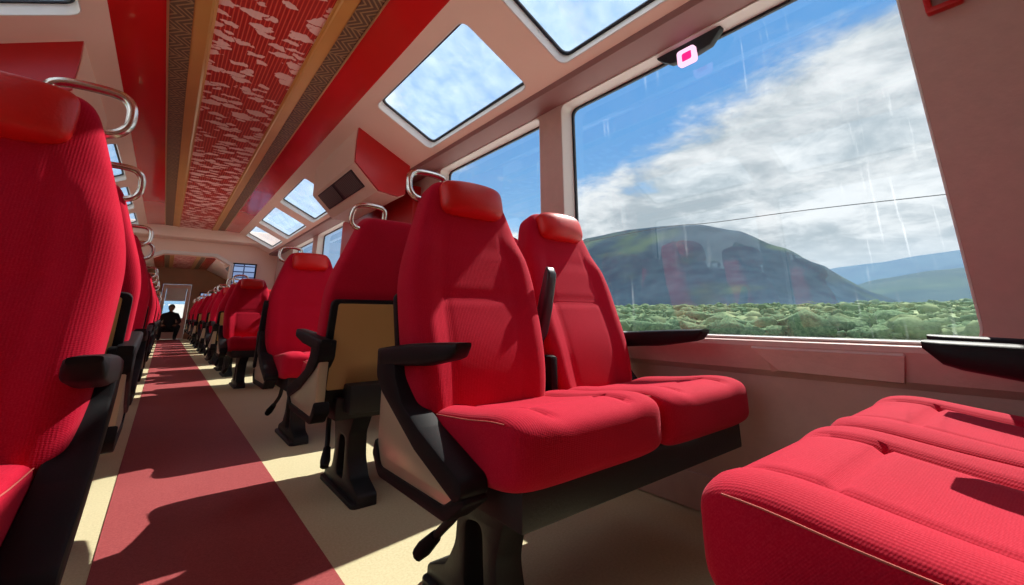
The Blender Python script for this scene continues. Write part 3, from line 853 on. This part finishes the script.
mid = [(-.5, .10), (-.2, .085), (.07, .079), (.122, .077), (.19, .067), (.26, .045), (.36, .02)]
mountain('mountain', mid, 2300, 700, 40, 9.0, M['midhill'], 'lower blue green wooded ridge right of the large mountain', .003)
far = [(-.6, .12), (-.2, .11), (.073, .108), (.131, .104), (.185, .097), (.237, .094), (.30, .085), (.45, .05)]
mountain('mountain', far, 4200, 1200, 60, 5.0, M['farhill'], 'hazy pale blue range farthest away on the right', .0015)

# scrub: one uncountable object
def shrubs():
    bm0 = bmesh.new(); bmesh.ops.create_icosphere(bm0, subdivisions=2, radius=1)
    base = [v.co.copy() for v in bm0.verts]; faces = [[v.index for v in f.verts] for f in bm0.faces]; bm0.free()
    V = []; F = []; rnd = random.Random(11)
    for i in range(5200):
        d = 62*(1.0+14*rnd.random()**2.2)
        a = rnd.uniform(.02, 1.35)
        th = math.atan(a); x = d*math.cos(th); y = d*math.sin(th)
        if x < 30: continue
        r = rnd.uniform(.3, .8)*(1+d/330)*(2.0 if rnd.random() < .10 else 1)
        z = ground_z(x, y); sz = rnd.uniform(.55, .95); sd = rnd.random()*99
        b0 = len(V)
        for c in base:
            n = 1+.60*mnoise.noise(c*1.9+Vector((sd, 0, 0)))+.45*mnoise.noise(c*4.2+Vector((0, sd, 0)))
            n *= rnd.uniform(.80, 1.18)
            V.append((x+c.x*r*n*1.15, y+c.y*r*n*1.3, z+r*sz*.55+c.z*r*n*sz))
        F += [[b0+q for q in f] for f in faces]
    me = bpy.data.meshes.new('shrubs'); me.from_pydata(V, [], F)
    for p in me.polygons: p.use_smooth = True
    o = link('shrubs', me, M['shrub']); tag(o, 'green scrub and bushes growing over the plain below the mountain', 'shrubs', kind='stuff')
shrubs()

pts = [(12, -14, 1.55+.8), (12, .85, 3.21), (12, 5.54, 3.43), (12, 9.93, 3.41), (12, 30, 3.6)]
pw = link('overhead_wire', tube_mesh('overhead_wire', smooth_path([(12, -14, 2.1), (12, .85, 3.20), (12, 5.54, 3.44), (12, 9.93, 3.56), (12, 30, 3.1)], 8), .011, 6), M['wire'])
tag(pw, 'thin dark wire crossing the sky outside the big window', 'wire')

# ------------------------------------------------------------------ sky
w = bpy.data.worlds.new('sky'); sc.world = w; w.use_nodes = True
t = NT(w.node_tree); t.n.clear()
wo = t.new('ShaderNodeOutputWorld'); bg = t.new('ShaderNodeBackground'); t.link(bg.outputs[0], wo.inputs[0])
gen = t.coord('Generated'); x = t.xyz(gen)
zc = t.math('MAXIMUM', x[2], 0.0)
blue = t.mix(t.ramp(zc, .02, .50), (.30, .58, .88, 1), (.115, .37, .78, 1))
blue = t.mix(t.ramp(zc, .50, .95), blue, (.42, .63, .90, 1))
# project on a cloud layer
den = t.math('ADD', zc, .22)
cv = t.new('ShaderNodeCombineXYZ'); t.link(t.math('DIVIDE', x[0], den), cv.inputs[0]); t.link(t.math('DIVIDE', x[1], den), cv.inputs[1]); t.link(t.math('MULTIPLY', zc, 2.2), cv.inputs[2])
n1 = t.noise(cv.outputs[0], 1.5, 8, .58, .25)
n2 = t.noise(cv.outputs[0], 4.5, 7, .62, .3)
n3 = t.noise(cv.outputs[0], .9, 3, .5)
# cloud bank low over the mountain: its upper edge rises to the north (+Y) side
den2 = t.math('MAXIMUM', x[0], .05)
a_ = t.math('DIVIDE', x[1], den2); b_ = t.math('DIVIDE', x[2], den2)
edge = t.math('ADD', .70, t.math('MULTIPLY', a_, -.285))
ins = t.math('ADD', t.math('SUBTRACT', edge, b_), t.math('MULTIPLY', t.math('SUBTRACT', n1, .5), .55))
ins = t.math('ADD', ins, t.math('MULTIPLY', t.math('SUBTRACT', n2, .5), .22))
bank = t.ramp(ins, .0, .13)
front = t.ramp(x[0], .1, .3)
bank = t.math('MULTIPLY', bank, front)
wisp = t.math('MULTIPLY', t.ramp(n2, .54, .74), t.ramp(n3, .42, .62))
nearsun = t.math('MULTIPLY', t.ramp(a_, .42, .05), t.math('MULTIPLY', t.ramp(n1, .44, .56), front))
cloud = t.math('MAXIMUM', bank, t.math('MAXIMUM', t.math('MULTIPLY', wisp, .55), t.math('MULTIPLY', nearsun, .8)))
shade = t.ramp(t.math('ADD', t.math('MULTIPLY', n2, .5), t.math('MULTIPLY', n1, .5)), .38, .60)
ccol = t.mix(shade, (.43, .51, .565, 1), (.90, .93, .95, 1))
ccol = t.mix(t.ramp(b_, .17, .06), ccol, (.62, .72, .80, 1))
sky = t.mix(cloud, blue, ccol)
grd = t.ramp(x[2], -.02, .0)
sky = t.mix(grd, (.22, .25, .18, 1), sky)
# unseen bright cloud added on the far side of the train as fill light
west_fill = t.math('MULTIPLY', t.ramp(x[0], -.05, -.5), t.ramp(x[2], 0, .12))
sky = t.mix(t.math('MULTIPLY', west_fill, t.ramp(n1, .30, .52)), sky, (1.15, 1.18, 1.2, 1))
t.link(sky, bg.inputs[0]); bg.inputs[1].default_value = .95

sun = bpy.data.lights.new('sun', 'SUN'); sun.energy = 7.2; sun.angle = math.radians(.6); sun.color = (1, .95, .86)
so = bpy.data.objects.new('sun', sun); COL.objects.link(so)
so.rotation_euler = Vector((-1, -.14, -1.0)).to_track_quat('-Z', 'Y').to_euler()

# ------------------------------------------------------------------ camera
cam = bpy.data.cameras.new('camera'); co = bpy.data.objects.new('camera', cam); COL.objects.link(co)
FPX = 424.0
cam.sensor_fit = 'HORIZONTAL'; cam.sensor_width = 36; cam.lens = FPX/1024*36
cam.shift_y = -(292.5-212)/1024
cam.clip_start = .02; cam.clip_end = 20000
co.location = (0, 0, .80)
pitch = math.atan(105/FPX)
co.rotation_euler = (math.pi/2+pitch, 0, -math.radians(38.54))
sc.camera = co

# ------------------------------------------------------------------ to metres
for me in bpy.data.meshes: me.transform(Matrix.Scale(S, 4))
for o in COL.objects: o.location = o.location*S

vs = sc.view_settings
vs.view_transform = 'Standard'; vs.look = 'None'; vs.exposure = 0.16; vs.gamma = 1; vs.use_curve_mapping = False
cy = sc.cycles
cy.max_bounces = 12; cy.diffuse_bounces = 6; cy.glossy_bounces = 4; cy.transmission_bounces = 6; cy.transparent_max_bounces = 16
cy.sample_clamp_indirect = 6; cy.use_denoising = True
